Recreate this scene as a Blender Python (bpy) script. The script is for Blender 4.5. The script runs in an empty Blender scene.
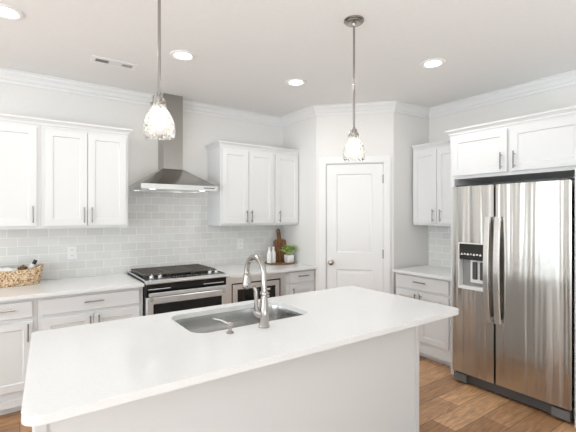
import bpy, bmesh, math, random
from mathutils import Vector, Matrix
random.seed(4)
S = bpy.context.scene
COL = S.collection
ZO = 0.048            # measured heights -> heights above the floor
PI = math.pi

# ------------------------------------------------------------ camera, sky, exposure
cam_d = bpy.data.cameras.new('camera')
cam = bpy.data.objects.new('camera', cam_d)
COL.objects.link(cam)
cam.location = (0, 0, 1.467 + ZO)
cam.rotation_euler = (PI/2, 0, math.radians(-35))
cam_d.sensor_width = 36.0
cam_d.lens = 36.0*383.0/576.0
cam_d.shift_y = -1.0/576.0
cam_d.clip_start = 0.02
S.camera = cam
w = bpy.data.worlds.new('daylight')
S.world = w
w.use_nodes = True
bg = w.node_tree.nodes['Background']
bg.inputs['Color'].default_value = (0.89, 0.955, 1.0, 1)
bg.inputs['Strength'].default_value = 4.6
S.view_settings.view_transform = 'Standard'
S.view_settings.look = 'None'
S.view_settings.gamma = 1.0
S.view_settings.use_curve_mapping = False
S.view_settings.exposure = -0.18
def bounce(name, loc, size, power, rot):
    ld = bpy.data.lights.new(name, 'AREA'); ld.shape = 'RECTANGLE'; ld.size = size[0]; ld.size_y = size[1]
    ld.energy = power; ld.color = (.84, .94, 1)
    lo = bpy.data.objects.new(name, ld); COL.objects.link(lo)
    lo.location = loc; lo.rotation_euler = rot
    return lo
# added fill light behind the camera, bounced off the ceiling to brighten the room
bounce('bounce_fill', (.6, -1.9, .3), (4.0, 2.0), 150, (PI, 0, 0))
DOWN_WATT = 5.6          # each ceiling lamp
DOWNLIGHT = 14.0
BULB = 9.0

# ------------------------------------------------------------ materials
def mat(name, col, rough=0.5, metal=0.0, **k):
    m = bpy.data.materials.new(name)
    m.use_nodes = True
    b = m.node_tree.nodes['Principled BSDF']
    b.inputs['Base Color'].default_value = (*col, 1)
    b.inputs['Roughness'].default_value = rough
    b.inputs['Metallic'].default_value = metal
    for kk, v in k.items():
        b.inputs[kk.replace('_', ' ')].default_value = v
    return m

def nd(m, t, **k):
    n = m.node_tree.nodes.new(t)
    for a, v in k.items():
        setattr(n, a, v)
    return n
def ln(m, a, b):
    m.node_tree.links.new(a, b)
def bsdf(m):
    return m.node_tree.nodes['Principled BSDF']

def speckle(m, c1, c2, scale, detail=2, stretch=(1, 1, 1), bump=0.0, lo=0.35, hi=0.65, dist=0.01):
    tc = nd(m, 'ShaderNodeTexCoord'); mp = nd(m, 'ShaderNodeMapping')
    mp.inputs['Scale'].default_value = stretch
    nz = nd(m, 'ShaderNodeTexNoise')
    nz.inputs['Scale'].default_value = scale; nz.inputs['Detail'].default_value = detail
    cr = nd(m, 'ShaderNodeValToRGB')
    cr.color_ramp.elements[0].position = lo; cr.color_ramp.elements[1].position = hi
    cr.color_ramp.elements[0].color = (*c1, 1); cr.color_ramp.elements[1].color = (*c2, 1)
    ln(m, tc.outputs['Object'], mp.inputs['Vector']); ln(m, mp.outputs[0], nz.inputs['Vector'])
    ln(m, nz.outputs[0], cr.inputs[0]); ln(m, cr.outputs[0], bsdf(m).inputs['Base Color'])
    if bump:
        bp = nd(m, 'ShaderNodeBump'); bp.inputs['Strength'].default_value = bump
        bp.inputs['Distance'].default_value = dist
        ln(m, nz.outputs[0], bp.inputs['Height']); ln(m, bp.outputs[0], bsdf(m).inputs['Normal'])
    return m

M = {}
M['wall'] = speckle(mat('wall_paint', (.7, .69, .67), .7), (.78, .765, .745), (.795, .78, .76), 60)
M['ceil'] = speckle(mat('ceiling_paint', (.7, .68, .65), .8), (.84, .835, .825), (.855, .85, .84), 50)
M['trim'] = mat('trim_paint', (.82, .82, .815), .4)
M['cab'] = mat('cabinet_paint', (.735, .74, .74), .32)
M['isl'] = mat('island_paint', (.775, .80, .81), .4)
M['quartz'] = speckle(mat('white_quartz', (.86, .85, .83), .14), (.785, .785, .78), (.81, .81, .805), 90, 3)
M['nickel'] = mat('brushed_nickel', (.43, .41, .385), .2, 1)
M['rod'] = mat('pendant_nickel', (.36, .34, .32), .22, 1)
M['pull'] = mat('satin_nickel_pull', (.30, .28, .265), .3, 1)
M['steel'] = mat('stainless_steel', (.72, .73, .73), .22, 1)
M['satin'] = mat('satin_stainless', (.88, .89, .90), .32, 1)
M['sink'] = mat('sink_steel', (.66, .66, .65), .18, 1)
M['hood'] = mat('hood_steel', (.40, .39, .365), .2, 1)
M['black'] = mat('black_enamel', (.012, .011, .010), .25)
M['iron'] = mat('cast_iron', (.12, .105, .09), .5)
M['glassblack'] = mat('black_oven_glass', (.008, .008, .008), .06)
M['darkgrey'] = mat('dark_grey_plastic', (.07, .07, .07), .45)
M['midgrey'] = mat('mid_grey_plastic', (.15, .15, .15), .4)
M['grey'] = mat('grey_plastic', (.28, .28, .27), .4)
M['lightgrey'] = mat('silver_plastic', (.80, .80, .79), .3)
M['white'] = mat('white_plastic', (.86, .86, .85), .35)
M['ceramic'] = mat('white_ceramic', (.87, .86, .84), .3)
M['cloth'] = speckle(mat('white_cloth', (.85, .85, .83), .9), (.82, .82, .8), (.88, .88, .86), 140, bump=.3)
M['dark'] = mat('dark_slot', (.05, .045, .04), .8)
M['leaf'] = speckle(mat('leaf_green', (.2, .4, .06), .5), (.18, .36, .04), (.72, .85, .35), 30, 2)  # pale end of the leaf tones paints in yellow-white highlights
M['soil'] = mat('soil', (.05, .035, .02), .9)
M['pine'] = speckle(mat('dried_brown', (.2, .12, .06), .8), (.10, .055, .025), (.38, .25, .13), 70, 3, bump=.5)
M['board'] = speckle(mat('walnut_board', (.25, .12, .05), .45), (.13, .055, .02), (.33, .16, .065), 6, 4, (14, 3, 1.2))
M['tray'] = speckle(mat('tray_wood', (.2, .1, .05), .5), (.12, .055, .022), (.28, .13, .06), 8, 4, (2, 12, 1))

def brushed(m, sc, strength, dist):
    """steel: slight large-scale waviness of the sheet, drawn out along its height"""
    tc = nd(m, 'ShaderNodeTexCoord'); mp = nd(m, 'ShaderNodeMapping')
    mp.inputs['Scale'].default_value = sc
    nz = nd(m, 'ShaderNodeTexNoise'); nz.inputs['Scale'].default_value = 1.0
    nz.inputs['Detail'].default_value = 2.0; nz.inputs['Distortion'].default_value = .4
    bp = nd(m, 'ShaderNodeBump'); bp.inputs['Strength'].default_value = strength
    bp.inputs['Distance'].default_value = dist
    ln(m, tc.outputs['Object'], mp.inputs['Vector']); ln(m, mp.outputs[0], nz.inputs['Vector'])
    ln(m, nz.outputs[0], bp.inputs['Height']); ln(m, bp.outputs[0], bsdf(m).inputs['Normal'])
    return m
M['fridge'] = brushed(mat('fridge_steel', (.56, .545, .515), .2, 1), (9, 9, .22), .65, .024)
M['handle'] = mat('fridge_handle_steel', (.68, .66, .64), .22, 1)

def tile_mat(name, axis):
    m = mat(name, (.6, .6, .58), .16)
    tc = nd(m, 'ShaderNodeTexCoord'); sp = nd(m, 'ShaderNodeSeparateXYZ'); cb = nd(m, 'ShaderNodeCombineXYZ')
    br = nd(m, 'ShaderNodeTexBrick'); br.offset = .5; br.squash = 1.0
    br.inputs['Scale'].default_value = 1.0
    br.inputs['Brick Width'].default_value = .157; br.inputs['Row Height'].default_value = .079
    br.inputs['Mortar Size'].default_value = .0032; br.inputs['Mortar Smooth'].default_value = .2
    br.inputs['Bias'].default_value = 0.0
    br.inputs['Color1'].default_value = (.70, .70, .675, 1); br.inputs['Color2'].default_value = (.76, .76, .74, 1)
    br.inputs['Mortar'].default_value = (.88, .87, .85, 1)
    mp = nd(m, 'ShaderNodeMapping'); mp.inputs['Location'].default_value = (-.062, -.062, .034)
    ln(m, tc.outputs['Object'], mp.inputs['Vector']); ln(m, mp.outputs[0], sp.inputs[0]); ln(m, sp.outputs[axis], cb.inputs[0]); ln(m, sp.outputs['Z'], cb.inputs[1])
    ln(m, cb.outputs[0], br.inputs['Vector']); ln(m, br.outputs['Color'], bsdf(m).inputs['Base Color'])
    nz = nd(m, 'ShaderNodeTexNoise'); nz.inputs['Scale'].default_value = 14
    ln(m, tc.outputs['Object'], nz.inputs['Vector'])
    ma = nd(m, 'ShaderNodeMath', operation='MULTIPLY_ADD'); ma.inputs[1].default_value = -1.0
    ln(m, br.outputs['Fac'], ma.inputs[0]); ln(m, nz.outputs[0], ma.inputs[2])
    bp = nd(m, 'ShaderNodeBump'); bp.inputs['Strength'].default_value = .35; bp.inputs['Distance'].default_value = .004
    ln(m, ma.outputs[0], bp.inputs['Height']); ln(m, bp.outputs[0], bsdf(m).inputs['Normal'])
    return m
M['tileX'] = tile_mat('grey_subway_tile', 'X')
M['tileY'] = tile_mat('grey_subway_tile_side', 'Y')

def floor_mat():
    m = mat('hardwood_floor', (.3, .17, .09), .3)
    tc = nd(m, 'ShaderNodeTexCoord')
    br = nd(m, 'ShaderNodeTexBrick'); br.offset = .37; br.inputs['Scale'].default_value = 1.0
    br.inputs['Brick Width'].default_value = .95; br.inputs['Row Height'].default_value = .19
    br.inputs['Mortar Size'].default_value = .0022; br.inputs['Bias'].default_value = 0.0
    br.inputs['Color1'].default_value = (.31, .155, .072, 1); br.inputs['Color2'].default_value = (.74, .45, .25, 1)
    br.inputs['Mortar'].default_value = (.12, .06, .03, 1)
    ln(m, tc.outputs['Object'], br.inputs['Vector'])
    mp = nd(m, 'ShaderNodeMapping'); mp.inputs['Scale'].default_value = (2.2, 16, 1)
    nz = nd(m, 'ShaderNodeTexNoise'); nz.inputs['Scale'].default_value = 2.6; nz.inputs['Detail'].default_value = 7
    nz.inputs['Distortion'].default_value = 1.2
    ln(m, tc.outputs['Object'], mp.inputs['Vector']); ln(m, mp.outputs[0], nz.inputs['Vector'])
    cr = nd(m, 'ShaderNodeValToRGB')
    cr.color_ramp.elements[0].position = .3; cr.color_ramp.elements[1].position = .72
    cr.color_ramp.elements[0].color = (.62, .58, .55, 1); cr.color_ramp.elements[1].color = (1.2, 1.18, 1.15, 1)
    ln(m, nz.outputs[0], cr.inputs[0])
    mx = nd(m, 'ShaderNodeMix', data_type='RGBA', blend_type='MULTIPLY'); mx.inputs['Factor'].default_value = 1.0
    ln(m, br.outputs['Color'], mx.inputs['A']); ln(m, cr.outputs[0], mx.inputs['B'])
    ln(m, mx.outputs['Result'], bsdf(m).inputs['Base Color'])
    bp = nd(m, 'ShaderNodeBump'); bp.inputs['Strength'].default_value = .15; bp.inputs['Distance'].default_value = .004
    ln(m, nz.outputs[0], bp.inputs['Height']); ln(m, bp.outputs[0], bsdf(m).inputs['Normal'])
    return m
M['floor'] = floor_mat()

def wicker_mat():
    m = mat('woven_seagrass', (.5, .32, .16), .75)
    speckle(m, (.30, .16, .07), (.86, .66, .44), 75, 3, (1, 1, .8), bump=.8, lo=.36, hi=.56, dist=.02)
    return m
M['wicker'] = wicker_mat()

def emis(name, col, s):
    m = bpy.data.materials.new(name); m.use_nodes = True
    nt = m.node_tree; nt.nodes.clear()
    e = nt.nodes.new('ShaderNodeEmission'); o = nt.nodes.new('ShaderNodeOutputMaterial')
    e.inputs[0].default_value = (*col, 1); e.inputs[1].default_value = s
    nt.links.new(e.outputs[0], o.inputs[0])
    return m
M['lens'] = emis('downlight_lens', (1, .95, .87), DOWNLIGHT)
M['bulb'] = emis('lit_bulb', (1, .93, .82), BULB)
M['hoodlamp'] = emis('hood_lamp_lens', (1, .95, .88), 9)

def seeded_glass():
    m = bpy.data.materials.new('seeded_glass'); m.use_nodes = True
    nt = m.node_tree; nt.nodes.clear()
    o = nt.nodes.new('ShaderNodeOutputMaterial')
    tr = nt.nodes.new('ShaderNodeBsdfTransparent'); tr.inputs[0].default_value = (.97, .97, .96, 1)
    gl = nt.nodes.new('ShaderNodeBsdfGlossy'); gl.inputs['Roughness'].default_value = .08
    tl = nt.nodes.new('ShaderNodeBsdfTranslucent'); tl.inputs[0].default_value = (.95, .94, .92, 1)
    tc = nt.nodes.new('ShaderNodeTexCoord')
    vo = nt.nodes.new('ShaderNodeTexVoronoi'); vo.inputs['Scale'].default_value = 70
    nt.links.new(tc.outputs['Object'], vo.inputs['Vector'])
    bp = nt.nodes.new('ShaderNodeBump'); bp.inputs['Strength'].default_value = 1.0; bp.inputs['Distance'].default_value = .006
    nt.links.new(vo.outputs['Distance'], bp.inputs['Height'])
    nt.links.new(bp.outputs[0], gl.inputs['Normal'])
    fr = nt.nodes.new('ShaderNodeFresnel'); fr.inputs['IOR'].default_value = 1.5
    nt.links.new(bp.outputs[0], fr.inputs['Normal'])
    m1 = nt.nodes.new('ShaderNodeMixShader'); m2 = nt.nodes.new('ShaderNodeMixShader')
    cr = nt.nodes.new('ShaderNodeValToRGB')
    cr.color_ramp.elements[0].position = .12; cr.color_ramp.elements[1].position = .5
    cr.color_ramp.elements[0].color = (.05, .05, .05, 1); cr.color_ramp.elements[1].color = (.38, .38, .38, 1)
    nt.links.new(vo.outputs['Distance'], cr.inputs[0]); nt.links.new(cr.outputs[0], m1.inputs[0])
    nt.links.new(tr.outputs[0], m1.inputs[1]); nt.links.new(tl.outputs[0], m1.inputs[2])
    nt.links.new(fr.outputs[0], m2.inputs[0]); nt.links.new(m1.outputs[0], m2.inputs[1]); nt.links.new(gl.outputs[0], m2.inputs[2])
    nt.links.new(m2.outputs[0], o.inputs[0])
    return m
M['seeded'] = seeded_glass()

# ------------------------------------------------------------ mesh helpers (measured coordinates)
class Frame:
    def __init__(s, O, U, N):
        s.O = Vector(O); s.U = Vector(U).normalized(); s.N = Vector(N).normalized()
    def p(s, u, n, z):
        return s.O + s.U*u + s.N*n + Vector((0, 0, z))
WORLD = Frame((0, 0, 0), (1, 0, 0), (0, 1, 0))

class MB:
    def __init__(s):
        s.bm = bmesh.new()
    def box(s, u0, u1, n0, n1, z0, z1, bev=0.0, F=WORLD):
        t = bmesh.new()
        vs = [t.verts.new(F.p(u, n, z)) for z in (z0, z1) for n in (n0, n1) for u in (u0, u1)]
        for q in ((0, 1, 3, 2), (4, 5, 7, 6), (0, 1, 5, 4), (2, 3, 7, 6), (0, 2, 6, 4), (1, 3, 7, 5)):
            t.faces.new([vs[i] for i in q])
        bmesh.ops.recalc_face_normals(t, faces=t.faces)
        if bev:
            bmesh.ops.bevel(t, geom=list(t.edges), offset=bev, segments=2, affect='EDGES', clamp_overlap=True)
        me = bpy.data.meshes.new('tmp'); t.to_mesh(me); t.free(); s.bm.from_mesh(me); bpy.data.meshes.remove(me)
        return s
    def rings(s, F, u0, u1, z0, z1, rr):
        """rectangular panel built of nested rings (inset, depth)"""
        prev = None
        for ins, n in rr:
            r = [s.bm.verts.new(F.p(u, n, z)) for u, z in ((u0+ins, z0+ins), (u1-ins, z0+ins), (u1-ins, z1-ins), (u0+ins, z1-ins))]
            if prev is None:
                s.bm.faces.new(r)
            else:
                for i in range(4):
                    s.bm.faces.new((prev[i], prev[(i+1) % 4], r[(i+1) % 4], r[i]))
            prev = r
        s.bm.faces.new(prev)
        return s
    def loft(s, loops, caps=(True, True), closed=True):
        R = [[s.bm.verts.new(p) for p in L] for L in loops]
        for a, b in zip(R[:-1], R[1:]):
            n = len(a)
            for i in range(n if closed else n-1):
                j = (i+1) % n
                s.bm.faces.new((a[i], a[j], b[j], b[i]))
        if caps[0]: s.bm.faces.new(R[0])
        if caps[1]: s.bm.faces.new(R[-1])
        return s
    def lathe(s, prof, c, seg=28, axis=(0, 0, 1), caps=(True, True)):
        ax = Vector(axis).normalized()
        a = ax.orthogonal().normalized(); b = ax.cross(a)
        c = Vector(c)
        return s.loft([[c + ax*z + (a*math.cos(t) + b*math.sin(t))*max(r, 1e-4) for t in [2*PI*i/seg for i in range(seg)]] for r, z in prof], caps)
    def tube(s, pts, r, seg=12, caps=(True, True)):
        pts = [Vector(p) for p in pts]
        n = len(pts)
        rs = r if isinstance(r, (list, tuple)) else [r]*n
        loops = []
        up = None
        for i in range(n):
            d = (pts[min(i+1, n-1)] - pts[max(i-1, 0)]).normalized()
            if up is None: up = d.orthogonal().normalized()
            a = (up - d*up.dot(d)).normalized(); up = a
            b = d.cross(a)
            loops.append([pts[i] + (a*math.cos(t) + b*math.sin(t))*rs[i] for t in [2*PI*k/seg for k in range(seg)]])
        return s.loft(loops, caps)
    def sweep(s, path, prof):
        """profile (offset to the right of travel, z) along a level path with mitred corners"""
        P2 = [Vector(p) for p in path]
        loops = []
        for i, p in enumerate(P2):
            ds = []
            if i > 0: ds.append((p-P2[i-1]).normalized())
            if i < len(P2)-1: ds.append((P2[i+1]-p).normalized())
            ns = [Vector((d.y, -d.x)) for d in ds]
            m = ns[0] if len(ns) == 1 else (ns[0]+ns[1])/(1+ns[0].dot(ns[1]))
            loops.append([Vector((p.x+m.x*o, p.y+m.y*o, z)) for o, z in prof])
        return s.loft(loops)
    def plate(s, outer, inner, fn, w0, w1):
        """flat plate with a hole: outer and inner outlines in (a, b), fn(a, b, w) -> point"""
        res = []
        for w_ in (w0, w1):
            O = [s.bm.verts.new(fn(a, b, w_)) for a, b in outer]
            I = [s.bm.verts.new(fn(a, b, w_)) for a, b in inner]
            ed = [s.bm.edges.new((L[i], L[(i+1) % len(L)])) for L in (O, I) if L for i in range(len(L))]
            if I: bmesh.ops.triangle_fill(s.bm, use_beauty=True, use_dissolve=False, edges=ed)
            else: s.bm.faces.new(O)
            res.append((O, I))
        for a, b in zip(res[0], res[1]):
            for i in range(len(a)):
                j = (i+1) % len(a)
                s.bm.faces.new((a[i], a[j], b[j], b[i]))
        return s
    def quad(s, pts):
        s.bm.faces.new([s.bm.verts.new(Vector(p)) for p in pts]); return s
    def build(s, name, m, parent=None, smooth=True, solid=0.0, recalc=True):
        if recalc: bmesh.ops.recalc_face_normals(s.bm, faces=s.bm.faces)
        me = bpy.data.meshes.new(name)
        off = Vector((0, 0, -ZO))
        p = parent
        while p is not None:
            off += p.location; p = p.parent
        if parent is None:
            # own origin at the middle of its base
            xs = [v.co for v in s.bm.verts]
            lo = Vector([min(c[i] for c in xs) for i in range(3)]); hi = Vector([max(c[i] for c in xs) for i in range(3)])
            org = Vector(((lo.x+hi.x)/2, (lo.y+hi.y)/2, lo.z + ZO)) if not getattr(s, 'keep', False) else Vector((0, 0, 0))
            off = org - Vector((0, 0, ZO))
        for v in s.bm.verts: v.co -= off
        for f in s.bm.faces: f.smooth = smooth
        s.bm.to_mesh(me); s.bm.free()
        if smooth: me.set_sharp_from_angle(angle=math.radians(32))
        me.materials.append(m)
        o = bpy.data.objects.new(name, me); COL.objects.link(o)
        if parent is None: o.location = org
        else: o.parent = parent
        if solid:
            md = o.modifiers.new('thickness', 'SOLIDIFY'); md.thickness = solid; md.offset = 0
        return o

def tag(o, label, cat, group=None):
    o['label'] = label; o['category'] = cat
    if group: o['group'] = group
    return o
def thing(name, label, cat, loc, group=None):
    o = bpy.data.objects.new(name, None); COL.objects.link(o)
    o.location = (loc[0], loc[1], loc[2] + ZO); o.empty_display_size = .1
    bpy.context.view_layer.update()
    return tag(o, label, cat, group)
def struct(name, mb, m, parent=None, smooth=False):
    if parent is None: mb.keep = True
    o = mb.build(name, m, parent, smooth=smooth)
    if parent is None: o['kind'] = 'structure'
    return o

# ------------------------------------------------------------ key planes
FL = -ZO; CEIL = 2.744
YB = 4.22; XR = 4.08
L = Vector((2.866, 3.512)); R = Vector((3.487, 2.884)); YP = 2.84
ZC = .863
XL = -3.0; YF = -3.2

# ------------------------------------------------------------ setting
struct('floor', MB().box(XL-.12, XR+.12, YF, YB+.12, FL-.1, FL), M['floor'])
struct('ceiling', MB().box(XL-.12, XR+.12, YF, YB+.12, CEIL, CEIL+.1), M['ceil'])
struct('wall_back', MB().box(XL-.12, L.x, YB, YB+.12, FL, CEIL), M['wall'])
struct('wall_pantry_side', MB().box(L.x, L.x+.1, L.y, YB+.12, FL, CEIL), M['wall'])
struct('wall_pantry_right', MB().loft([[Vector((x, y, z)) for x, y in ((R.x, R.y), (XR+.12, YP-.009), (XR+.12, YP+.1), (R.x+.06, R.y+.1))] for z in (FL, CEIL)]), M['wall'])
struct('wall_right', MB().box(XR, XR+.12, YF, YP-.001, FL, CEIL), M['wall'])
# left wall with a wide glazed opening
LW0, LW1, LZ0, LZ1 = -2.2, 3.78, FL+.06, 2.56
mb = MB()
mb.box(XL-.12, XL, LW1, YB, FL, CEIL); mb.box(XL-.12, XL, LW0, LW1, LZ1, CEIL); mb.box(XL-.12, XL, LW0, LW1, FL, LZ0)
mb.box(XL-.12, XL, YF, LW0, FL, CEIL)
struct('wall_left', mb, M['wall'])
mb = MB()
for k in range(5):
    y = LW0+.03+(LW1-LW0-.06)*k/4
    mb.box(XL-.08, XL-.02, y-.03, y+.03, LZ0, LZ1)
for a_, b_ in ((LZ0, LZ0+.07), (LZ1-.07, LZ1)): mb.box(XL-.08, XL-.02, LW0, LW1, a_, b_)
struct('window_1', mb, M['trim'])
struct('wall_front', MB().box(XL-.12, XR+.12, YF-.12, YF, FL, CEIL), M['wall'])
# diagonal pantry wall with door opening
DU = Vector((R.x-L.x, R.y-L.y, 0)); DL = DU.length; DU.normalize()
DN = Vector((DU.y, -DU.x, 0))
if DN.y > 0: DN = -DN
D = Frame((L.x, L.y, 0), DU, DN)
d0, d1, dt = .122, .765, 2.06
mb = MB()
mb.box(0, d0-.012, -.11, 0, FL, CEIL, 0, D); mb.box(d1+.012, DL, -.11, 0, FL, CEIL, 0, D); mb.box(d0-.012, d1+.012, -.11, 0, dt+.012, CEIL, 0, D)
struct('wall_pantry_diagonal', mb, M['wall'])
mb = MB()
mb.box(d0-.085, d0-.008, .001, .019, FL, dt+.085, .004, D); mb.box(d1+.008, d1+.085, .001, .019, FL, dt+.085, .004, D)
mb.box(d0-.008, d1+.008, .001, .019, dt+.008, dt+.085, .004, D)
mb.box(d0-.011, d0-.002, -.11, .001, FL, dt+.011, 0, D); mb.box(d1+.002, d1+.011, -.11, .001, FL, dt+.011, 0, D)
mb.box(d0-.002, d1+.002, -.11, .001, dt+.002, dt+.011, 0, D)
struct('trim_1', mb, M['trim'])
# door slab with two moulded panels: stiles and rails plus panels
mb = MB()
dz0 = FL+.012
p0, p1 = d0+.115, d1-.115
zt0, zt1, zb0, zb1 = 1.03, 1.945, .19, .835
n0, n1 = -.045, -.008
def door_body(mb):
    for u0, u1, z0, z1 in ((d0, p0, dz0, dt), (p1, d1, dz0, dt), (p0, p1, zt1, dt), (p0, p1, zb1, zt0), (p0, p1, dz0, zb0)):
        mb.box(u0, u1, n0, n1, z0, z1, 0, D)
door_body(mb)
door = struct('door_1', mb, M['trim'])
for z0, z1 in ((zt0, zt1), (zb0, zb1)):
    MB().rings(D, p0, p1, z0, z1, [(0, n0), (0, n1), (.012, n1-.010), (.030, n1-.010), (.048, n1-.003), (.052, n1-.003)]).build('panel', M['trim'], door)
kb = MB()
kc = D.p(d0+.052, n1, .912)
kb.lathe([(.032, .0005), (.032, .006), (.026, .010), (.011, .014), (.011, .034), (.022, .040), (.029, .050), (.029, .060), (.020, .068), (.004, .071)], kc, 24, DN)
kb.build('door_knob', M['nickel'], door)
for z in (.24, 1.02, 1.88):
    hb = MB()
    hp = D.p(d1+.003, .004, z)
    hb.tube([hp+Vector((0, 0, -.05)), hp+Vector((0, 0, .05))], .008, 10)
    hb.build('hinge', M['pull'], door)
# crown moulding all round and baseboards
CP = [(0, CEIL-.106), (.013, CEIL-.106), (.016, CEIL-.084), (.030, CEIL-.074), (.041, CEIL-.052), (.064, CEIL-.030), (.070, CEIL-.013), (.084, CEIL-.009), (.084, CEIL-.001), (0, CEIL-.001)]
struct('trim_2', MB().sweep([(XL, YB), (L.x, YB), (L.x, L.y), (R.x, R.y), (XR, YP), (XR, YF)], CP), M['trim'], smooth=False)
BP = [(0, FL), (.014, FL), (.014, FL+.085), (.006, FL+.10), (0, FL+.10)]
e0 = D.p(d0-.088, 0, 0); e1 = D.p(d1+.088, 0, 0)
struct('baseboard_pantry', MB().sweep([(e1.x, e1.y), (R.x, R.y)], BP), M['trim'])
struct('baseboard_right', MB().sweep([(XR, 1.0), (XR, YF)], BP), M['trim'])
struct('baseboard_left', MB().sweep([(XL, YF), (XL, -2.2)], BP), M['trim'])
# tiles
tb = MB(); tb.box(XL, .8475, YB-.008, YB-.0005, ZC-.0, 1.42); tb.box(.8475, 1.803, YB-.008, YB-.0005, ZC-.05, 1.745); tb.box(1.803, L.x-.001, YB-.008, YB-.0005, ZC, 1.42)
tb2 = MB().box(XR-.008, XR-.0005, 2.1, YP-.001, ZC, 1.42)
o = struct('trim_3', tb, M['tileX']); o['label'] = 'light grey subway tile backsplash on the back wall'
o = struct('trim_4', tb2, M['tileY']); o['label'] = 'light grey subway tile backsplash on the right wall'

# ------------------------------------------------------------ cabinets
def pull(mb, F, u, n, z, length, horiz):
    h = length/2
    a, b = ((u-h, z), (u+h, z)) if horiz else ((u, z-h), (u, z+h))
    mb.tube([F.p(a[0], n+.03, a[1]), F.p(b[0], n+.03, b[1])], .0058, 10)
    for s_ in (-.68, .68):
        q = (u+s_*h, z) if horiz else (u, z+s_*h)
        mb.tube([F.p(q[0], n, q[1]), F.p(q[0], n+.03, q[1])], .0048, 8)
    return mb

def shaker(F, u0, u1, z0, z1, parent, hu=None, hz=None, hl=.14):
    t = .0205
    MBx = MB().rings(F, u0, u1, z0, z1, [(0, .0008), (0, t-.002), (.002, t), (.057, t), (.062, t-.009), (.066, t-.009)])
    d = MBx.build('door', M['cab'], parent)
    if hu is not None:
        pull(MB(), F, hu, t, hz, hl, False).build('handle', M['pull'], d)
    return d
def drawer(F, u0, u1, z0, z1, parent, hl=.145):
    t = .0205
    d = MB().rings(F, u0, u1, z0, z1, [(0, .0008), (0, t-.003), (.003, t)]).build('drawer', M['cab'], parent)
    pull(MB(), F, (u0+u1)/2, t, (z0+z1)/2+.012, hl, True).build('handle', M['pull'], d)
    return d

FU = Frame((0, 3.872, 0), (1, 0, 0), (0, -1, 0))       # upper face frames, back wall
FB = Frame((0, 3.551, 0), (1, 0, 0), (0, -1, 0))       # base face frames, back wall
GU = Frame((3.782, 0, 0), (0, 1, 0), (-1, 0, 0))       # right wall, upper
GB = Frame((3.462, 0, 0), (0, 1, 0), (-1, 0, 0))       # right wall, base
GF = Frame((3.422, 0, 0), (0, 1, 0), (-1, 0, 0))       # over the fridge

def upper(label, F, u0, u1, z0, z1, depth, doors, group):
    c = F.p((u0+u1)/2, -depth/2, z0)
    t = thing('wall_cabinet', label, 'cabinet', c, group)
    MB().box(u0+.0006, u1-.0006, -depth, 0, z0, z1, .0015, F).build('carcass', M['cab'], t)
    for d in doors: shaker(F, *d[:4], t, *d[4:])
    return t
def base(label, F, u0, u1, depth, doors, drawers, group, z1=ZC-.031):
    c = F.p((u0+u1)/2, -depth/2, FL)
    t = thing('base_cabinet', label, 'cabinet', c, group)
    MB().box(u0+.0006, u1-.0006, -depth, 0, .016, z1, .0015, F).build('carcass', M['cab'], t)
    MB().box(u0+.0006, u1-.0006, -depth, -.07, FL, .0155, 0, F).build('toe_kick', M['cab'], t)
    MB().box(u0+.001, u1-.001, .0008, .010, .017, .075, .003, F).build('skirt', M['cab'], t)
    for d in drawers: drawer(F, *d, t)
    for d in doors: shaker(F, *d[:4], t, *d[4:])
    return t

GW = 'white wall cabinets'; GBs = 'white base cabinets'
UZ0, UZ1 = 1.35, 2.232
dz_u = (1.374, 2.205); dz_r = (1.370, 2.198)
upper('white single-door wall cabinet at the left edge, above the wicker basket', FU, -.27, .147, UZ0, UZ1, .340,
      [(-.245, .118, *dz_u, .089, 1.472)], GW)
upper('white double-door wall cabinet left of the range hood', FU, .147, .848, UZ0, UZ1, .340,
      [(.175, .497, *dz_u, .470, 1.467), (.502, .826, *dz_u, .534, 1.467)], GW)
upper('white double-door wall cabinet just right of the range hood', FU, 1.803, 2.498, UZ0-.004, UZ1-.006, .340,
      [(1.818, 2.148, *dz_r, 2.116, 1.450), (2.154, 2.488, *dz_r, 2.182, 1.450)], GW)
upper('narrow white one-door wall cabinet above the cutting board and potted plant', FU, 2.498, L.x-.002, UZ0-.004, UZ1-.006, .340,
      [(2.520, 2.854, *dz_r, 2.568, 1.450)], GW)
cab = upper('white double-door wall cabinet on the right wall between pantry and fridge cabinet', GU, 2.144, YP-.002, UZ0, 2.224, .295,
      [(2.20, 2.515, 1.374, 2.19, 2.556-.09, 1.46), (2.52, 2.826, 1.374, 2.19, 2.556, 1.46)], GW)
KP = [(0, 0), (.008, 0), (.010, .014), (.024, .030), (.033, .036), (.036, .050), (0, .050)]
def crown_prof(z): return [(o_, z+dz) for o_, dz in KP]
MB().sweep([(3.782, YP-.003), (3.782, 2.180)], crown_prof(2.2245)).build('crown', M['cab'], cab, smooth=False)
def cab_crown(label, path, z):
    tag(MB().sweep(path, crown_prof(z)).build('cabinet_crown', M['cab'], smooth=False), label, 'moulding', 'crown mouldings on the wall cabinets')
cab_crown('white crown moulding along the top of the wall cabinets left of the hood', [(-.27, 3.872), (.848, 3.872), (.848, 4.215)], 2.2325)
cab_crown('white crown moulding along the top of the wall cabinets right of the hood', [(1.803, 4.215), (1.803, 3.872), (L.x-.002, 3.872)], 2.2265)
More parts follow.
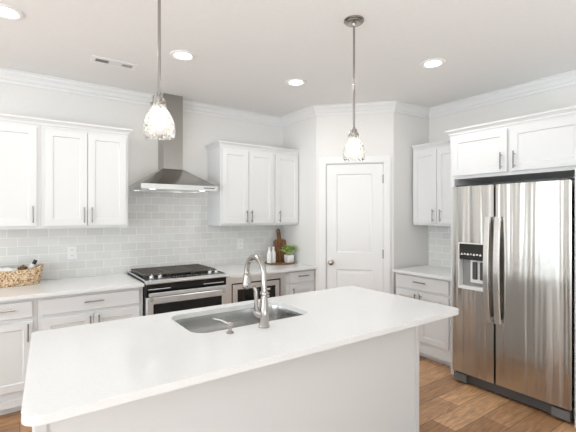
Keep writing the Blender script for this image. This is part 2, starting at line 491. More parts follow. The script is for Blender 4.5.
# fridge cabinet with its tall side panels
fc = upper('wide white two-door cabinet above the stainless refrigerator', GF, 1.034, 2.142, 1.808, 2.232, .652,
      [(1.062, 1.578, 1.838, 2.205, 1.541, 1.932, .145), (1.606, 2.112, 1.838, 2.205, 1.648, 1.932, .145)], GW)
MB().sweep([(4.07, 2.142), (3.422, 2.142), (3.422, 1.034)][::1], crown_prof(2.233)).build('crown', M['cab'], fc, smooth=False)
tag(MB().box(3.370, 4.07, 2.068, 2.1055, FL, 1.8065, .001).build('tall_side_panel', M['cab']), 'tall white panel between the refrigerator and the small base cabinet', 'panel', 'tall panels beside the refrigerator')
tag(MB().box(3.245, 4.07, 1.034, 1.066, FL, 1.8065, .001).build('tall_side_panel', M['cab']), 'tall white panel on the right side of the refrigerator at the photo edge', 'panel', 'tall panels beside the refrigerator')

ZD = (.684, .806); ZDR = (.121, .655)
base('white base cabinet with one drawer and door under the basket at the left edge', FB, -.31, .111, .655,
     [(-.28, .080, ZDR[0]+.016, ZDR[1], .051, .574, .135)], [(-.28, .080, *ZD)], GBs)
base('white base cabinet with wide drawer over two doors, left of the range', FB, .111, .902, .655,
     [(.141, .500, ZDR[0]+.016, ZDR[1], .475, .574, .135), (.505, .868, ZDR[0]+.016, ZDR[1], .539, .574, .135)], [(.141, .868, *ZD)], GBs)
base('narrow white base cabinet with one drawer between microwave and pantry wall', FB, 2.44, L.x-.004, .655,
     [(2.497, 2.852, ZDR[0]+.016, .664, 2.534, .574, .135)], [(2.497, 2.852, .694, .818)], GBs)
base('small white base cabinet on the right wall beside the refrigerator panel', GB, 2.108, YP-.004, .60,
     [(2.172, 2.514, ZDR[0]+.016, .650, 2.486, .574, .12), (2.519, 2.818, ZDR[0]+.016, .650, 2.547, .574, .12)], [(2.172, 2.818, .676, .815)], GBs)

# worktops
def slab(name, label, x0, x1, y0, y1):
    tag(MB().box(x0, x1, y0, y1, ZC-.03, ZC, .003).build(name, M['quartz']), label, 'countertop', 'white quartz worktops')
slab('countertop', 'white quartz worktop left of the range, holding the wicker basket', -.31, .902, 3.497, YB-.009)
slab('countertop', 'white quartz worktop right of the range, holding the tray and plant', 1.699, L.x-.002, 3.497, YB-.009)
slab('countertop', 'short white quartz worktop on the right wall beside the refrigerator', 3.405, XR-.009, 2.108, YP-.002)

# ------------------------------------------------------------ island
def rrect(x0, x1, y0, y1, r, seg=6, rb=None):
    pts = []
    rb = rb or r
    for cx, cy, a0, r in ((x1-r, y0+r, -PI/2, r), (x1-rb, y1-rb, 0, rb), (x0+rb, y1-rb, PI/2, rb), (x0+r, y0+r, PI, r)):
        for i in range(seg+1):
            a = a0 + PI/2*i/seg
            pts.append((cx+r*math.cos(a), cy+r*math.sin(a)))
    return pts
IX0, IX1, IY0, IY1 = .004, 2.330, 1.372, 2.372
SX0, SX1, SY0, SY1 = .722, 1.478, 1.845, 2.285
isl = thing('kitchen_island', 'white kitchen island cabinet with plain front panel under the big worktop', 'island', (1.14, 1.9, FL))
BY0, BY1, BX0, BX1 = 1.64, 2.335, .046, 2.245
b0 = ZC-.0305
MB().box(BX0+.004, BX1-.004, BY0+.004, BY0+.022, FL, b0).build('front_panel', M['isl'], isl)
MB().box(BX0+.004, BX0+.022, BY0+.0225, BY1-.02, FL, b0).build('end_panel', M['isl'], isl)
MB().box(BX1-.022, BX1-.004, BY0+.0225, BY1-.02, FL, b0).build('end_panel', M['isl'], isl)
MB().box(BX0+.004, BX1-.004, BY1-.0195, BY1, FL+.1, b0).build('back_panel', M['cab'], isl)
for xa, xb in ((BX0-.002, BX0+.036), (BX1-.036, BX1+.002)):
    MB().box(xa, xb, BY0-.004, BY0+.0035, FL, b0, .002).build('corner_trim', M['cab'], isl)
MB().box(BX1-.0035, BX1+.004, BY0-.004, BY0+.034, FL, b0, .002).build('corner_trim', M['cab'], isl)
# worktop: left edge runs very slightly out of square, as photographed
out = []
for x, y in rrect(IX0, IX1, IY0, IY1, .06, 8, .022):
    t = (y-IY0)/(IY1-IY0)
    k = 1-(x-IX0)/(IX1-IX0)
    out.append((x + k*(.050*t - .004), y))
mb = MB()
mb.plate(out, rrect(SX0, SX1, SY0, SY1, .085, 8), lambda a, b, w_: Vector((a, b, w_)), ZC-.03, ZC)
top = mb.build('island_countertop', M['quartz'])
bv = top.modifiers.new('soft_edge', 'BEVEL'); bv.width = .003; bv.segments = 2; bv.limit_method = 'ANGLE'
tag(top, 'large white quartz island worktop with rounded corners and a sink cut-out', 'countertop')
# sink
lo = []
for g, z in ((.004, ZC-.0305), (-.004, ZC-.0305), (0.0, ZC-.06), (.004, ZC-.19), (.03, ZC-.222)):
    lo.append([Vector((x, y, z)) for x, y in rrect(SX0-.012+g, SX1+.012-g, SY0-.012+g, SY1+.012-g, .085, 8)])
mb = MB().loft(lo, (False, True))
snk = mb.build('sink_basin', M['sink'], solid=.0015)
tag(snk, 'stainless undermount sink basin set into the island worktop', 'sink')
MB().lathe([(.042, -.2205), (.042, -.219), (.03, -.2185), (.028, -.2205)], (1.08, 2.12, ZC), 20).build('drain', M['nickel'], snk)
# faucet
fx, fy = 1.079, 1.766
fau = thing('kitchen_faucet', 'brushed nickel gooseneck pull-down faucet standing on the island by the sink', 'faucet', (fx, fy, ZC))
MB().lathe([(.031, .0005), (.031, .008), (.027, .012), (.026, .03), (.029, .05), (.029, .09), (.022, .135), (.0175, .165), (.0175, .172)], (fx, fy, ZC), 24).build('body', M['nickel'], fau)
MB().lathe([(.0215, .1725), (.0225, .176), (.0225, .186), (.0215, .190)], (fx, fy, ZC), 20).build('collar', M['nickel'], fau)
pts = [(fx, fy, ZC+.1905)]
rad = .095; zc_ = 1.138
pts += [(fx, fy, ZC+.24)]
for i in range(15):
    a = PI - (PI*1.02)*i/14
    pts.append((fx, fy+rad+rad*math.cos(a), zc_+rad*math.sin(a)))
MB().tube(pts, [.0155]*len(pts), 16).build('gooseneck', M['nickel'], fau)
ex = Vector(pts[-1])
dr = Vector((0, .045, -1)).normalized()
MB().lathe([(.0165, .0005), (.0195, .006), (.0185, .012), (.0195, .03), (.025, .052), (.0265, .078), (.0235, .086)], ex, 20, dr).build('spray_head', M['nickel'], fau)
MB().lathe([(.0185, .0885), (.0175, .094)], ex, 18, dr).build('nozzle', M['darkgrey'], fau)
MB().tube([(fx-.024, fy, ZC+.07), (fx-.048, fy, ZC+.086), (fx-.058, fy, ZC+.093)], [.021, .020, .014], 14).build('handle_hub', M['nickel'], fau)
MB().tube([(fx-.044, fy, ZC+.095), (fx-.052, fy-.002, ZC+.12), (fx-.052, fy-.004, ZC+.16), (fx-.056, fy-.006, ZC+.205), (fx-.068, fy-.006, ZC+.226)],
          [.013, .010, .010, .0115, .008], 12).build('lever', M['nickel'], fau)
# soap dispenser
sx, sy = .880, 1.772
sd = thing('soap_dispenser', 'small nickel soap dispenser pump on the island left of the faucet', 'dispenser', (sx, sy, ZC))
MB().lathe([(.020, .0005), (.020, .006), (.014, .010), (.0095, .014), (.0095, .034), (.0125, .038), (.0125, .052), (.008, .056)], (sx, sy, ZC), 20).build('pump_body', M['nickel'], sd)
MB().tube([(sx, sy-.006, ZC+.047), (sx-.022, sy+.05, ZC+.058), (sx-.046, sy+.098, ZC+.060), (sx-.049, sy+.104, ZC+.054)], [.0062, .0055, .005, .0045], 10).build('spout', M['nickel'], sd)

# ------------------------------------------------------------ range
RX0, RX1 = .909, 1.692
rg = thing('gas_range', 'stainless slide-in gas range with black cooktop under the hood', 'stove', ((RX0+RX1)/2, 3.8, FL))
FR = Frame((0, 3.50, 0), (1, 0, 0), (0, -1, 0))
MB().box(RX0, RX1, -.69, -.016, FL+.03, .8635, .002, FR).build('body', M['black'], rg)
# cooktop frame: sloping front carries the knobs
def prism_x(prof, x0, x1):
    return MB().loft([[Vector((x, y, z)) for y, z in prof] for x in (x0, x1)])
prism_x([(4.19, .8685), (4.19, .884), (3.655, .884), (3.515, .8775), (3.515, .8645), (3.55, .8645), (3.555, .8685)], RX0-.002, RX1+.002).build('cooktop', M['black'], rg)
prism_x([(3.5145, .8805), (3.47, .878), (3.448, .873), (3.440, .866), (3.442, .857), (3.452, .8535), (3.4745, .8535), (3.5145, .8535)], RX0-.002, RX1+.002).build('front_lip', M['satin'], rg)
for x0, x1 in ((RX0-.006, RX0+.004), (RX1-.004, RX1+.006)):
    prism_x([(4.19, .8845), (4.19, .890), (3.66, .890), (3.516, .884), (3.516, .879), (3.655, .8845)], x0, x1).build('side_trim', M['steel'], rg)
# grates
gx0, gx1, gy0, gy1, gz = .935, 1.668, 3.692, 4.165, .912
gw = (gx1-gx0)/3
for i in range(3):
    a, b = gx0+i*gw+.003, gx0+(i+1)*gw-.003
    mb = MB()
    for y in (gy0, gy1-.014): mb.box(a, b, y, y+.014, gz-.016, gz, .002)
    for x in (a, b-.014): mb.box(x, x+.014, gy0+.014, gy1-.014, gz-.016, gz, .002)
    n = 8 if i != 1 else 11
    for k in range(1, n):
        x = a + (b-a)*k/n
        mb.box(x-.005, x+.005, gy0+.014, gy1-.014, gz-.014, gz-.001)
    for y in (gy0+.16, gy0+.32): mb.box(a+.014, b-.014, y-.005, y+.005, gz-.0135, gz-.0015)
    for x in (a+.004, b-.014):
        for y in (gy0+.002, gy1-.012): mb.box(x, x+.01, y, y+.01, .8845, gz-.015)
    mb.build('grate', M['iron'], rg)
for x, y, r in ((gx0+gw*.5, gy0+.12, .042), (gx0+gw*.5, gy1-.12, .036), (gx0+gw*1.5, (gy0+gy1)/2, .05), (gx0+gw*2.5, gy0+.12, .042), (gx0+gw*2.5, gy1-.12, .036)):
    MB().lathe([(r+.012, .0005), (r+.01, .007), (r, .008), (r, .0125), (r*.6, .0135)], (x, y, .884), 20).build('burner', M['iron'], rg)
nk = Vector((0, -.09, 1)).normalized()
for x in (.985, 1.062, 1.555, 1.622):
    yk = 3.585; zk = .8775+(yk-3.515)*.0065/.14
    MB().lathe([(.024, .001), (.024, .006), (.021, .008), (.020, .026), (.016, .030)], (x, yk, zk), 20, nk).box(x-.005, x+.005, yk-.021, yk+.018, zk+.029, zk+.042, .002).build('knob', M['steel'], rg)
MB().box(1.17, 1.45, 3.55, 3.625, .8785, .8845).build('touch_panel', M['glassblack'], rg)
for x0_ in (1.185, 1.325):
    mb = MB()
    for k in range(4): mb.box(x0_+k*.028, x0_+.013+k*.028, 3.58, 3.588, .8846, .8852)
    mb.build('touch_marks', M['lightgrey'], rg)
# front: black panel, handle, door with window, drawer
MB().box(RX0+.004, RX1-.004, -.014, .014, .734, .8525, .002, FR).build('control_panel', M['glassblack'], rg)
for x0, x1, z in ((.93, 1.13, .800), (1.45, 1.66, .800)):
    MB().box(x0, x1, .0145, .0165, z, z+.006, 0, FR).build('glint_strip', M['lightgrey'], rg)  # pale strips painting in reflected highlights, drawn like lines of text
dr_ = MB().rings(FR, RX0+.004, RX1-.004, .16, .7325, [(0, -.014), (0, .034), (.003, .037), (.052, .037), (.055, .033), (.06, .033)]).build('oven_door', M['satin'], rg)
MB().box(RX0+.062, RX1-.062, .0335, .0355, .222, .674, 0, FR).build('window', M['glassblack'], dr_)
mb = MB().box(RX0+.012, RX1-.012, .062, .080, .748, .782, .006, FR)
mb.build('handle', M['satin'], dr_)
for q in (RX0+.03, RX1-.055): MB().box(q, q+.025, .0375, .0625, .70, .775, .003, FR).build('handle_post', M['steel'], dr_)
MB().box(RX0+.004, RX1-.004, .0005, .034, .0, .155, .003, FR).build('lower_drawer', M['steel'], rg)

# ------------------------------------------------------------ built-in microwave
mw = thing('built_in_microwave', 'stainless built-in microwave below the worktop right of the range', 'microwave', (2.08, 3.85, .25))
FM = Frame((0, 3.551, 0), (1, 0, 0), (0, -1, 0))
MX0, MX1 = 1.704, 2.4385
MB().box(MX0+.01, MX1-.01, -.55, -.001, .262, ZC-.034).build('case', M['darkgrey'], mw)
MB().rings(FM, MX0, MX1, .255, ZC-.0315, [(0, 0), (0, .018), (.003, .021), (.066, .021), (.069, .006), (.08, .006)]).build('trim_frame', M['satin'], mw)
MB().box(MX0+.0695, MX1-.0695, .0063, .008, .255+.0695, ZC-.0315-.0695, 0, FM).build('groove_shade', M['black'], mw)  # black plate that paints in the shade of the groove around the door
MB().rings(FM, MX0+.080, MX1-.080, .336, .750, [(0, .0085), (0, .018), (.002, .020), (.040, .020), (.043, .018), (.05, .018)]).build('door', M['satin'], mw)
MB().box(MX0+.135, MX0+.385, .0185, .0215, .39, .697, 0, FM).build('window', M['glassblack'], mw)
MB().box(MX0+.390, MX1-.135, .0185, .0215, .39, .697, 0, FM).build('control_panel', M['black'], mw)
mb = MB()
mb.box(MX0+.42, MX0+.53, .0218, .0224, .655, .675, 0, FM)
for r_ in range(4):
    for c_ in range(3):
        mb.box(MX0+.425+c_*.036, MX0+.447+c_*.036, .0218, .0224, .61-r_*.03, .625-r_*.03, 0, FM)
mb.build('buttons', M['lightgrey'], mw)
tag(MB().box(MX0, MX1, -.655, 0, FL, .2535, 0, FM).build('base_cabinet', M['cab']), 'low white plinth cabinet carrying the built-in microwave', 'cabinet', GBs)

# ------------------------------------------------------------ hood
hx0, hx1, hyf = .930, 1.702, 3.722
hd = thing('range_hood', 'stainless chimney range hood on the back wall above the range', 'range hood', (1.316, 4.0, 1.72))
hz0, hz1 = 1.717, 1.767
yb = YB-.009
MB().plate([(hx0, hyf), (hx1, hyf), (hx1, yb), (hx0, yb)], [(hx0+.03, hyf+.03), (hx1-.03, hyf+.03), (hx1-.03, yb-.03), (hx0+.03, yb-.03)],
           lambda a, b, w_: Vector((a, b, w_)), hz0, hz1).build('rim', M['steel'], hd)
cx0, cx1, cyf = 1.230, 1.437, 4.025
MB().loft([[Vector(p) for p in ((hx0, hyf, hz1+.0005), (hx1, hyf, hz1+.0005), (hx1, yb, hz1+.0005), (hx0, yb, hz1+.0005))],
           [Vector(p) for p in ((cx0-.006, cyf-.006, 1.952), (cx1+.006, cyf-.006, 1.952), (cx1+.006, yb, 1.952), (cx0-.006, yb, 1.952))]]).build('canopy', M['hood'], hd)
MB().box(cx0, cx1, cyf, YB-.001, 1.9525, CEIL-.0015, .002).build('chimney', M['hood'], hd)
MB().box(hx0+.031, hx1-.031, hyf+.031, yb-.031, hz0+.012, hz0+.016).build('filter_panel', M['steel'], hd)
for x in (1.06, 1.57):
    MB().lathe([(.032, 0), (.032, -.008), (.02, -.009)], (x, hyf+.085, hz0+.0115), 18).build('lamp', M['hoodlamp'], hd)
mb = MB()
for k in range(5): mb.box(1.555+k*.024, 1.571+k*.024, hyf-.003, hyf-.0005, hz0+.02, hz0+.033)
mb.build('button_row', M['darkgrey'], hd)

# ------------------------------------------------------------ refrigerator
fr = thing('refrigerator', 'stainless side-by-side refrigerator with ice dispenser under the wide cabinet', 'refrigerator', (3.65, 1.54, FL))
GX = Frame((3.31, 0, 0), (0, 1, 0), (-1, 0, 0))         # n = 0 at back of doors, doors .068 thick
fy0, fy1, fg0, fg1 = 1.085, 2.006, 1.6205, 1.6345
fz0, fz1 = .057, 1.722
MB().box(3.312, 4.03, fy0+.004, fy1-.004, FL+.03, 1.700, .003).build('case', M['midgrey'], fr)
T = .069
right = MB().box(fy0, fg0, .0005, T, fz0, fz1, .006, GX).build('door', M['fridge'], fr)
dpy0, dpy1, dpz0, dpz1 = 1.704, 1.949, .812, 1.222
left = MB().plate([(fg1, fz0), (fy1, fz0), (fy1, fz1), (fg1, fz1)], [(dpy0, dpz0), (dpy1, dpz0), (dpy1, dpz1), (dpy0, dpz1)],
                  lambda a, b, w_: GX.p(a, w_, b), .0005, T).build('door', M['fridge'], fr)
disp = MB().plate([(dpy0+.0005, dpz0+.0005), (dpy1-.0005, dpz0+.0005), (dpy1-.0005, dpz1-.0005), (dpy0+.0005, dpz1-.0005)],
                  [(dpy0+.009, dpz0+.012), (dpy1-.009, dpz0+.012), (dpy1-.009, dpz1-.01), (dpy0+.009, dpz1-.01)],
                  lambda a, b, w_: GX.p(a, w_, b), .004, T+.004).build('dispenser_frame', M['lightgrey'], left)
a0, a1 = dpy0+.0095, dpy1-.0095
MB().box(a0, a1, .005, .012, dpz0+.0125, dpz1-.0105, 0, GX).build('recess_back', M['grey'], left)
MB().box(a0, a1, .0125, T-.002, 1.072, dpz1-.0105, .002, GX).build('dispenser_panel', M['black'], left)
mb = MB()
for k in range(7):
    u = a1-.022-k*.028
    mb.box(u-.009, u+.009, T-.0018, T-.001, 1.112+.004*(k % 2), 1.121+.003*(k % 3), 0, GX)
    mb.box(u-.004, u+.003, T-.0018, T-.001, 1.122+.003*(k % 3), 1.130, 0, GX)
mb.build('panel_icons', M['white'], left)
MB().box(a0, a0+.145, .0125, .03, .87, 1.0715, .002, GX).build('paddle_surround', M['lightgrey'], left)
for u in (a0+.012, a0+.078):
    MB().box(u, u+.045, .0305, .04, .90, 1.055, .004, GX).build('paddle', M['darkgrey'], left)
MB().box(a0, a1, .0125, T-.004, dpz0+.0125, dpz0+.026, .001, GX).build('drip_tray', M['lightgrey'], left)
def fhandle(y, parent):
    z0, z1, n_ = .572, 1.452, 18
    loops = []
    for i in range(n_+1):
        t = i/n_
        b = .040 + .024*math.sin(PI*t)
        z = z0+(z1-z0)*t
        th = .020
        hw = .023
        loops.append([GX.p(y-hw, T+b-th, z), GX.p(y+hw, T+b-th, z), GX.p(y+hw, T+b-.004, z), GX.p(y+hw-.005, T+b, z), GX.p(y-hw+.005, T+b, z), GX.p(y-hw, T+b-.004, z)])
    mb = MB().loft(loops)
    for z in (z0, z1-.035):
        mb.box(y-.012, y+.012, T+.0005, T+.022, z, z+.035, .002, GX)
    mb.build('handle', M['handle'], parent)
fhandle(1.672, left); fhandle(1.590, right)
MB().box(3.278, 3.311, fy0+.01, fy1-.006, -.030, .045, .003).build('base_grille', M['darkgrey'], fr)
MB().box(3.250, 3.2575, fy0+.01, fy0+.13, -.028, .04, .002).build('foot_cover', M['midgrey'], fr)
MB().box(3.250, 3.2575, fy1-.13, fy1-.006, -.028, .04, .002).build('foot_cover', M['midgrey'], fr)
for y in (fy0+.06, fy1-.06):
    for x in (3.33, 3.95): MB().lathe([(.02, 0), (.02, .017)], (x, y, FL), 12).build('foot', M['black'], fr)
for y in (fy0+.05, fy1-.05, ):
    MB().box(3.26, 3.40, y-.03, y+.03, 1.7225, 1.738, .004).build('hinge_cover', M['darkgrey'], fr)

# ------------------------------------------------------------ ceiling fixtures
def downlight(x, y, label):
    t = thing('recessed_downlight', label, 'ceiling light', (x, y, CEIL), 'recessed downlights in the ceiling')
    MB().lathe([(.063, -.004), (.076, -.012), (.096, -.009), (.102, -.0015), (.063, -.0015)], (x, y, CEIL), 36, caps=(False, False)).loft(
        [[Vector((x+r*math.cos(a), y+r*math.sin(a), z)) for a in [2*PI*i/36 for i in range(36)]] for r, z in ((.063, CEIL-.004), (.063, CEIL-.0015))], (False, False)).build('trim_ring', M['white'], t)
    MB().lathe([(.0625, -.003), (.0625, -.005), (.04, -.0055)], (x, y, CEIL), 30).build('lens', M['lens'], t)
    ld = bpy.data.lights.new('downlight_lamp', 'AREA'); ld.shape = 'DISK'; ld.size = .11; ld.energy = DOWN_WATT
    ld.color = (1, .985, .965)
    lo = bpy.data.objects.new('downlight_lamp', ld); COL.objects.link(lo)
    lo.location = (0, 0, -.012); lo.parent = t
downlight(-.076, 2.98, 'recessed ceiling light in the top left corner of the photo')
downlight(1.067, 2.985, 'recessed ceiling light just right of the left pendant rod')
downlight(2.172, 2.968, 'recessed ceiling light left of the right pendant rod, nearest the back corner')
downlight(2.843, 1.937, 'recessed ceiling light right of the right pendant, towards the refrigerator')
vt = thing('ceiling_vent', 'white rectangular ceiling air vent with dark slots', 'vent', (.655, 3.47, CEIL))
vx0, vx1, vy0, vy1 = .475, .825, 3.395, 3.545
MB().plate([(vx0, vy0), (vx1, vy0), (vx1, vy1), (vx0, vy1)], [(vx0+.03, vy0+.035), (vx1-.03, vy0+.035), (vx1-.03, vy1-.035), (vx0+.03, vy1-.035)],
           lambda a, b, w_: Vector((a, b, w_)), CEIL-.008, CEIL-.0015).build('frame', M['white'], vt)
MB().box(vx0+.028, vx1-.028, vy0+.033, vy1-.033, CEIL-.0025, CEIL-.001).build('duct', M['dark'], vt)
mb = MB()
n = 20
for k in range(n):
    x = vx0+.036+k*(vx1-vx0-.072)/(n-1)
    s_ = -1 if k < n/3 else (1 if k > 2*n/3 else 0)
    wd = .0012 if s_ < 0 else (.0065 if s_ == 0 else .0026)
    mb.box(x-wd, x+wd, vy0+.034, vy1-.034, CEIL-.007, CEIL-.003)
mb.build('louvres', M['white'], vt)

def pendant(x, y, label):
    t = thing('pendant_light', label, 'pendant light', (x, y, CEIL), 'seeded glass pendants over the island')
    MB().lathe([(.066, -.0015), (.066, -.010), (.062, -.013), (.056, -.0135), (.055, -.021), (.050, -.0235), (.016, -.0245), (.012, -.040), (.006, -.046)], (x, y, CEIL), 32).build('canopy', M['rod'], t)
    zt, zb = 2.012, 1.827
    MB().tube([(x, y, CEIL-.047), (x, y, zt+.028)], .0072, 12).build('rod', M['rod'], t)
    MB().lathe([(.008, .030), (.011, .026), (.012, .010), (.0165, .004), (.0165, -.05), (.012, -.056)], (x, y, zt), 24).build('socket', M['rod'], t)
    mb = MB()
    for k in range(3):
        a = 2*PI*k/3 + .5
        ca, sa = math.cos(a), math.sin(a)
        q = lambda r, z: (x+ca*r, y+sa*r, z)
        mb.tube([q(.010, zt+.006), q(.023, zt+.013), q(.0265, zt+.006), q(.0270, zt-.03)], .0034, 8)
        mb.lathe([(.004, 0), (.008, .003), (.008, .010), (.003, .013)], q(.028, zt-.028), 10, (ca, sa, 0))
    mb.build('shade_clips', M['rod'], t)
    prof = [(.030, -.008), (.0305, -.035), (.036, -.052), (.050, -.072), (.062, -.095), (.070, -.125), (.0725, -.150), (.070, -.172), (.067, -.184)]
    MB().lathe([(r, z) for r, z in prof] , (x, y, zt), 40, caps=(False, False)).build('glass_shade', M['seeded'], t, recalc=True)
    MB().lathe([(.0125, -.0565), (.0135, -.066), (.022, -.082), (.0305, -.103), (.0315, -.118), (.026, -.135), (.012, -.146), (.002, -.148)], (x, y, zt), 24).build('bulb', M['bulb'], t)
pendant(.532, 1.805, 'left seeded glass pendant light hanging in front of the hood chimney')
pendant(1.793, 1.807, 'right seeded glass pendant light hanging in front of the pantry door')

# ------------------------------------------------------------ outlets
def outlet(x, z, label):
    y = YB-.0083
    t = thing('wall_outlet', label, 'outlet', (x, y, z), 'white outlets on the tiled back wall')
    F = Frame((x, y, z), (1, 0, 0), (0, -1, 0))
    MB().box(-.04, .04, 0, .006, -.062, .062, .002, F).build('cover_plate', M['white'], t)
    for s_ in (-1, 1):
        c = MB().box(-.018, .018, .0062, .009, s_*.026-.017, s_*.026+.017, .003, F).build('socket', M['white'], t)
        MB().box(-.008, -.005, .0092, .0097, s_*.026-.004, s_*.026+.008, 0, F).box(.005, .008, .0092, .0097, s_*.026-.004, s_*.026+.008, 0, F).build('slots', M['dark'], c)
outlet(.411, 1.103, 'white double wall outlet below the cabinets left of the range')
outlet(2.228, 1.112, 'white double wall outlet on the tile right of the range')

# ------------------------------------------------------------ basket with its contents
bx, by, bl, bw = -.105, 4.065, .276, .108
def oval(cx, cy, a, b, z, n=60, ph=0, amp=0, freq=30):
    pts = []
    for i in range(n):
        t = 2*PI*i/n
        e = .75
        c, s_ = math.cos(t), math.sin(t)
        k = 1+amp*math.sin(freq*t+ph)
        rise = .034*abs(c)**4*max(0, (z-ZC)/.14)
        pts.append(Vector((cx+a*k*math.copysign(abs(c)**e, c), cy+b*k*math.copysign(abs(s_)**e, s_), z+rise)))
    return pts
loops = []
H = .134
nrow = 11
for i in range(nrow*3+1):
    t = i/(nrow*3)
    rw = i // 3
    bulge = .004*math.sin(PI*(i % 3)/3)
    f = .88+.12*t
    loops.append(oval(bx, by, bl*f+bulge, bw*f+bulge, ZC+.001+H*t, 96, (rw % 2)*PI, .014, 24))
inner = [oval(bx, by, bl*f-.014, bw*f-.014, ZC+.001+H*t, 96) for f, t in ((1.0, 1.0), (.96, .75), (.93, .48))]
bas = MB().loft(loops+inner).build('wicker_basket', M['wicker'])
tag(bas, 'oval woven seagrass basket on the left worktop, cut by the photo edge', 'basket')
# folded towel hanging over the basket's front left
loops = []
zt = ZC+H
mb = MB()
nx, ny = 18, 8
grid = [[None]*(ny+1) for _ in range(nx+1)]
for i in range(nx+1):
    for j in range(ny+1):
        x = -.285+.27*i/nx; y = 4.012+.10*j/ny
        z = zt-.020+.040*math.sin(PI*j/ny)**.6*(1-.35*(i/nx)**2)+.006*math.sin(i*1.3+j*.8)-.02*max(0, i/nx-.8)*5*.3
        grid[i][j] = mb.bm.verts.new((x, y, z))
for i in range(nx):
    for j in range(ny):
        mb.bm.faces.new((grid[i][j], grid[i+1][j], grid[i+1][j+1], grid[i][j+1]))
tag(mb.build('folded_towel', M['cloth'], solid=.012), 'folded white kitchen towel lying in the wicker basket', 'towel')
# two pine cones
def cone(x, y, z, r, tilt, label):
    mb = MB()
    ax = Vector((math.sin(tilt), 0, math.cos(tilt)))
    mb.lathe([(r*.2, -r*1.0), (r*.7, -r*.7), (r*.78, 0), (r*.55, r*.7), (r*.15, r*1.15)], (x, y, z), 12, ax)
    a_ = ax.orthogonal().normalized(); b_ = ax.cross(a_)
    for k in range(54):
        h = -.85+1.9*k/54
        rr = r*(.85-.45*abs(h)**1.5 if h > -.2 else .85-.35*abs(h))
        t = k*2.39996
        o_ = a_*math.cos(t)+b_*math.sin(t); s_ = ax.cross(o_)
        c = Vector((x, y, z))+ax*h*r
        w_ = r*.24
        p = [c+o_*rr*.55-s_*w_*.6, c+o_*rr*.55+s_*w_*.6, c+o_*rr*1.15+s_*w_+ax*r*.12, c+o_*rr*1.3+ax*r*.3, c+o_*rr*1.15-s_*w_+ax*r*.12]
        lo_ = [q-ax*r*.07 for q in p]
        mb.loft([lo_, p])
    tag(mb.build('pine_cone', M['pine']), label, 'pine cone', 'pine cones in the basket')
cone(.016, 4.05, ZC+.120, .040, .5, 'brown pine cone in the basket beside the white towel')
cone(.092, 4.028, ZC+.108, .027, -.5, 'brown pine cone in the basket beside the black-capped bottle')
# bottle with black cap, lying slanted in the basket
bt = thing('small_bottle', 'small white bottle with a black cap leaning in the right end of the basket', 'bottle', (.10, 4.09, ZC+.1))
c0 = Vector((.068, 4.105, ZC+.106)); ax = Vector((.45, .0, .85)).normalized()
MB().lathe([(.010, -.02), (.024, -.016), (.025, .05), (.018, .064), (.0125, .068)], c0, 18, ax).build('bottle_body', M['ceramic'], bt)
MB().lathe([(.0145, .0685), (.0155, .072), (.0155, .104), (.012, .108)], c0, 18, ax).build('cap', M['black'], bt)

# ------------------------------------------------------------ corner tray group
tx, ty, tr_ = 2.664, 3.985, .186
tag(MB().lathe([(tr_-.012, .001), (tr_, .004), (tr_, .017), (tr_-.006, .0185), (tr_-.009, .010), (.005, .010)], (tx, ty, ZC), 48).build('round_tray', M['tray']),
    'round dark wooden tray on the worktop in the back corner', 'tray')
zt = ZC+.0102
def milk_bottle(x, y, label):
    prof = [(.027, .001), (.030, .005), (.030, .118), (.026, .135), (.0145, .150), (.0135, .176), (.0165, .180), (.0165, .189), (.012, .190)]
    t = thing('ceramic_bottle', label, 'bottle', (x, y, zt), 'white ceramic bottles on the tray')
    MB().lathe(prof, (x, y, zt), 24).build('bottle_body', M['ceramic'], t)
    MB().lathe([(.011, .1903), (.013, .193), (.013, .197), (.008, .2)], (x, y, zt), 16).build('stopper', M['ceramic'], t)
milk_bottle(2.508, 3.985, 'white ceramic bottle on the tray, farther left of the two')
milk_bottle(2.583, 4.008, 'white ceramic bottle on the tray next to the cutting board')
# cutting board leaning on the tiles
cb = thing('cutting_board', 'brown wooden paddle cutting board with handle leaning against the tiled wall', 'cutting board', (2.766, 4.09, zt))
lean = math.atan2(.108, .42)
yb0 = 4.085
def bpt(a, b, w_):
    # a across, b up the board, w thickness towards the room
    return Vector((2.766+a, yb0+b*math.sin(lean)-w_*math.cos(lean), zt+.0055+b*math.cos(lean)+w_*math.sin(lean)))
oc = []
hw = .091
oc += [(-hw+.01, 0), (hw-.01, 0), (hw, .01), (hw, .245)]
oc += [(hw-.03+.03*math.cos(t), .245+.03*math.sin(t)) for t in (PI*.17, PI*.33, PI*.5)]
oc += [(.032, .278), (.026, .29), (.026, .390)]
oc += [(.026*math.cos(t), .390+.03*math.sin(t)) for t in [PI*k/8 for k in range(1, 8)]]
oc += [(-.026, .390), (-.026, .29), (-.032, .278)]
oc += [(-hw+.03+.03*math.cos(t), .245+.03*math.sin(t)) for t in (PI*.5, PI*.67, PI*.83)]
oc += [(-hw, .245), (-hw, .01)]
MB().plate(oc, [(.011*math.cos(t), .382+.014*math.sin(t)) for t in [2*PI*k/12 for k in range(12)]], bpt, 0, .018).build('board', M['board'], cb)
mb = MB()
lp_ = [bpt(.012*math.cos(t)+.004, .380-.02+.03*math.sin(t), .022+.004*math.cos(2*t)) for t in [2*PI*k/16 for k in range(17)]]
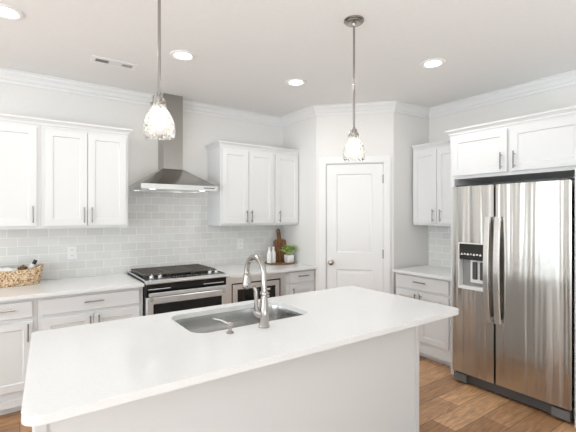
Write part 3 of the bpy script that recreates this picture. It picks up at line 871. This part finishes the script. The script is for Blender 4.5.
mb.tube(lp_, .0028, 6)
mb.build('hanging_cord', M['pine'], cb)
# plant
px, py = 2.765, 3.925
pl = thing('potted_plant', 'small leafy green plant in a white pot at the front of the tray', 'plant', (px, py, zt))
pot = MB().loft([[Vector((px+x, py+y, zt+z)) for x, y in rrect(-r, r, -r, r, .018, 4)] for r, z in ((.044, .001), (.047, .006), (.051, .096), (.046, .096), (.044, .07))]).build('pot', M['ceramic'], pl)
MB().box(px-.0435, px+.0435, py-.0435, py+.0435, zt+.0705, zt+.082).build('soil', M['soil'], pl)
mb = MB()
def leaf(base, d, ln_, wd, droop):
    d = d.normalized(); side = d.cross(Vector((0, 0, 1)))
    side = side.normalized() if side.length > .01 else Vector((1, 0, 0))
    up = side.cross(d)
    rows = []
    for i in range(6):
        t = i/5
        c = base + d*ln_*t + Vector((0, 0, -droop*t*t))
        w_ = wd*math.sin(PI*min(.97, .08+t*.92))**.8
        rows.append([mb.bm.verts.new(c-side*w_+up*w_*.3), mb.bm.verts.new(c-up*w_*.15), mb.bm.verts.new(c+side*w_+up*w_*.3)])
    for a, b in zip(rows[:-1], rows[1:]):
        for k in range(2): mb.bm.faces.new((a[k], a[k+1], b[k+1], b[k]))
stems = MB()
for k in range(30):
    an = k*2.4; rr = .092*math.sqrt((k+.5)/30)
    tip = Vector((px+rr*math.cos(an)*1.0, py+rr*math.sin(an), zt+.11+.085*(1-(rr/.12)**2)+random.uniform(-.012, .012)))
    if tip.x > L.x-.075: tip.x = L.x-.075
    bs = Vector((px+.3*rr*math.cos(an), py+.3*rr*math.sin(an), zt+.078))
    stems.tube([bs, (bs+tip)/2+Vector((0, 0, .012)), tip], .0014, 5)
    for q in range(4):
        a2 = an+random.uniform(-1.5, 1.5)+q*1.6
        d = Vector((math.cos(a2), math.sin(a2), random.uniform(-.1, .7)))
        leaf(tip, d, random.uniform(.04, .06), random.uniform(.010, .016), random.uniform(0, .016))
mb.build('foliage', M['leaf'], pl, recalc=False)
stems.build('stems', M['leaf'], pl)
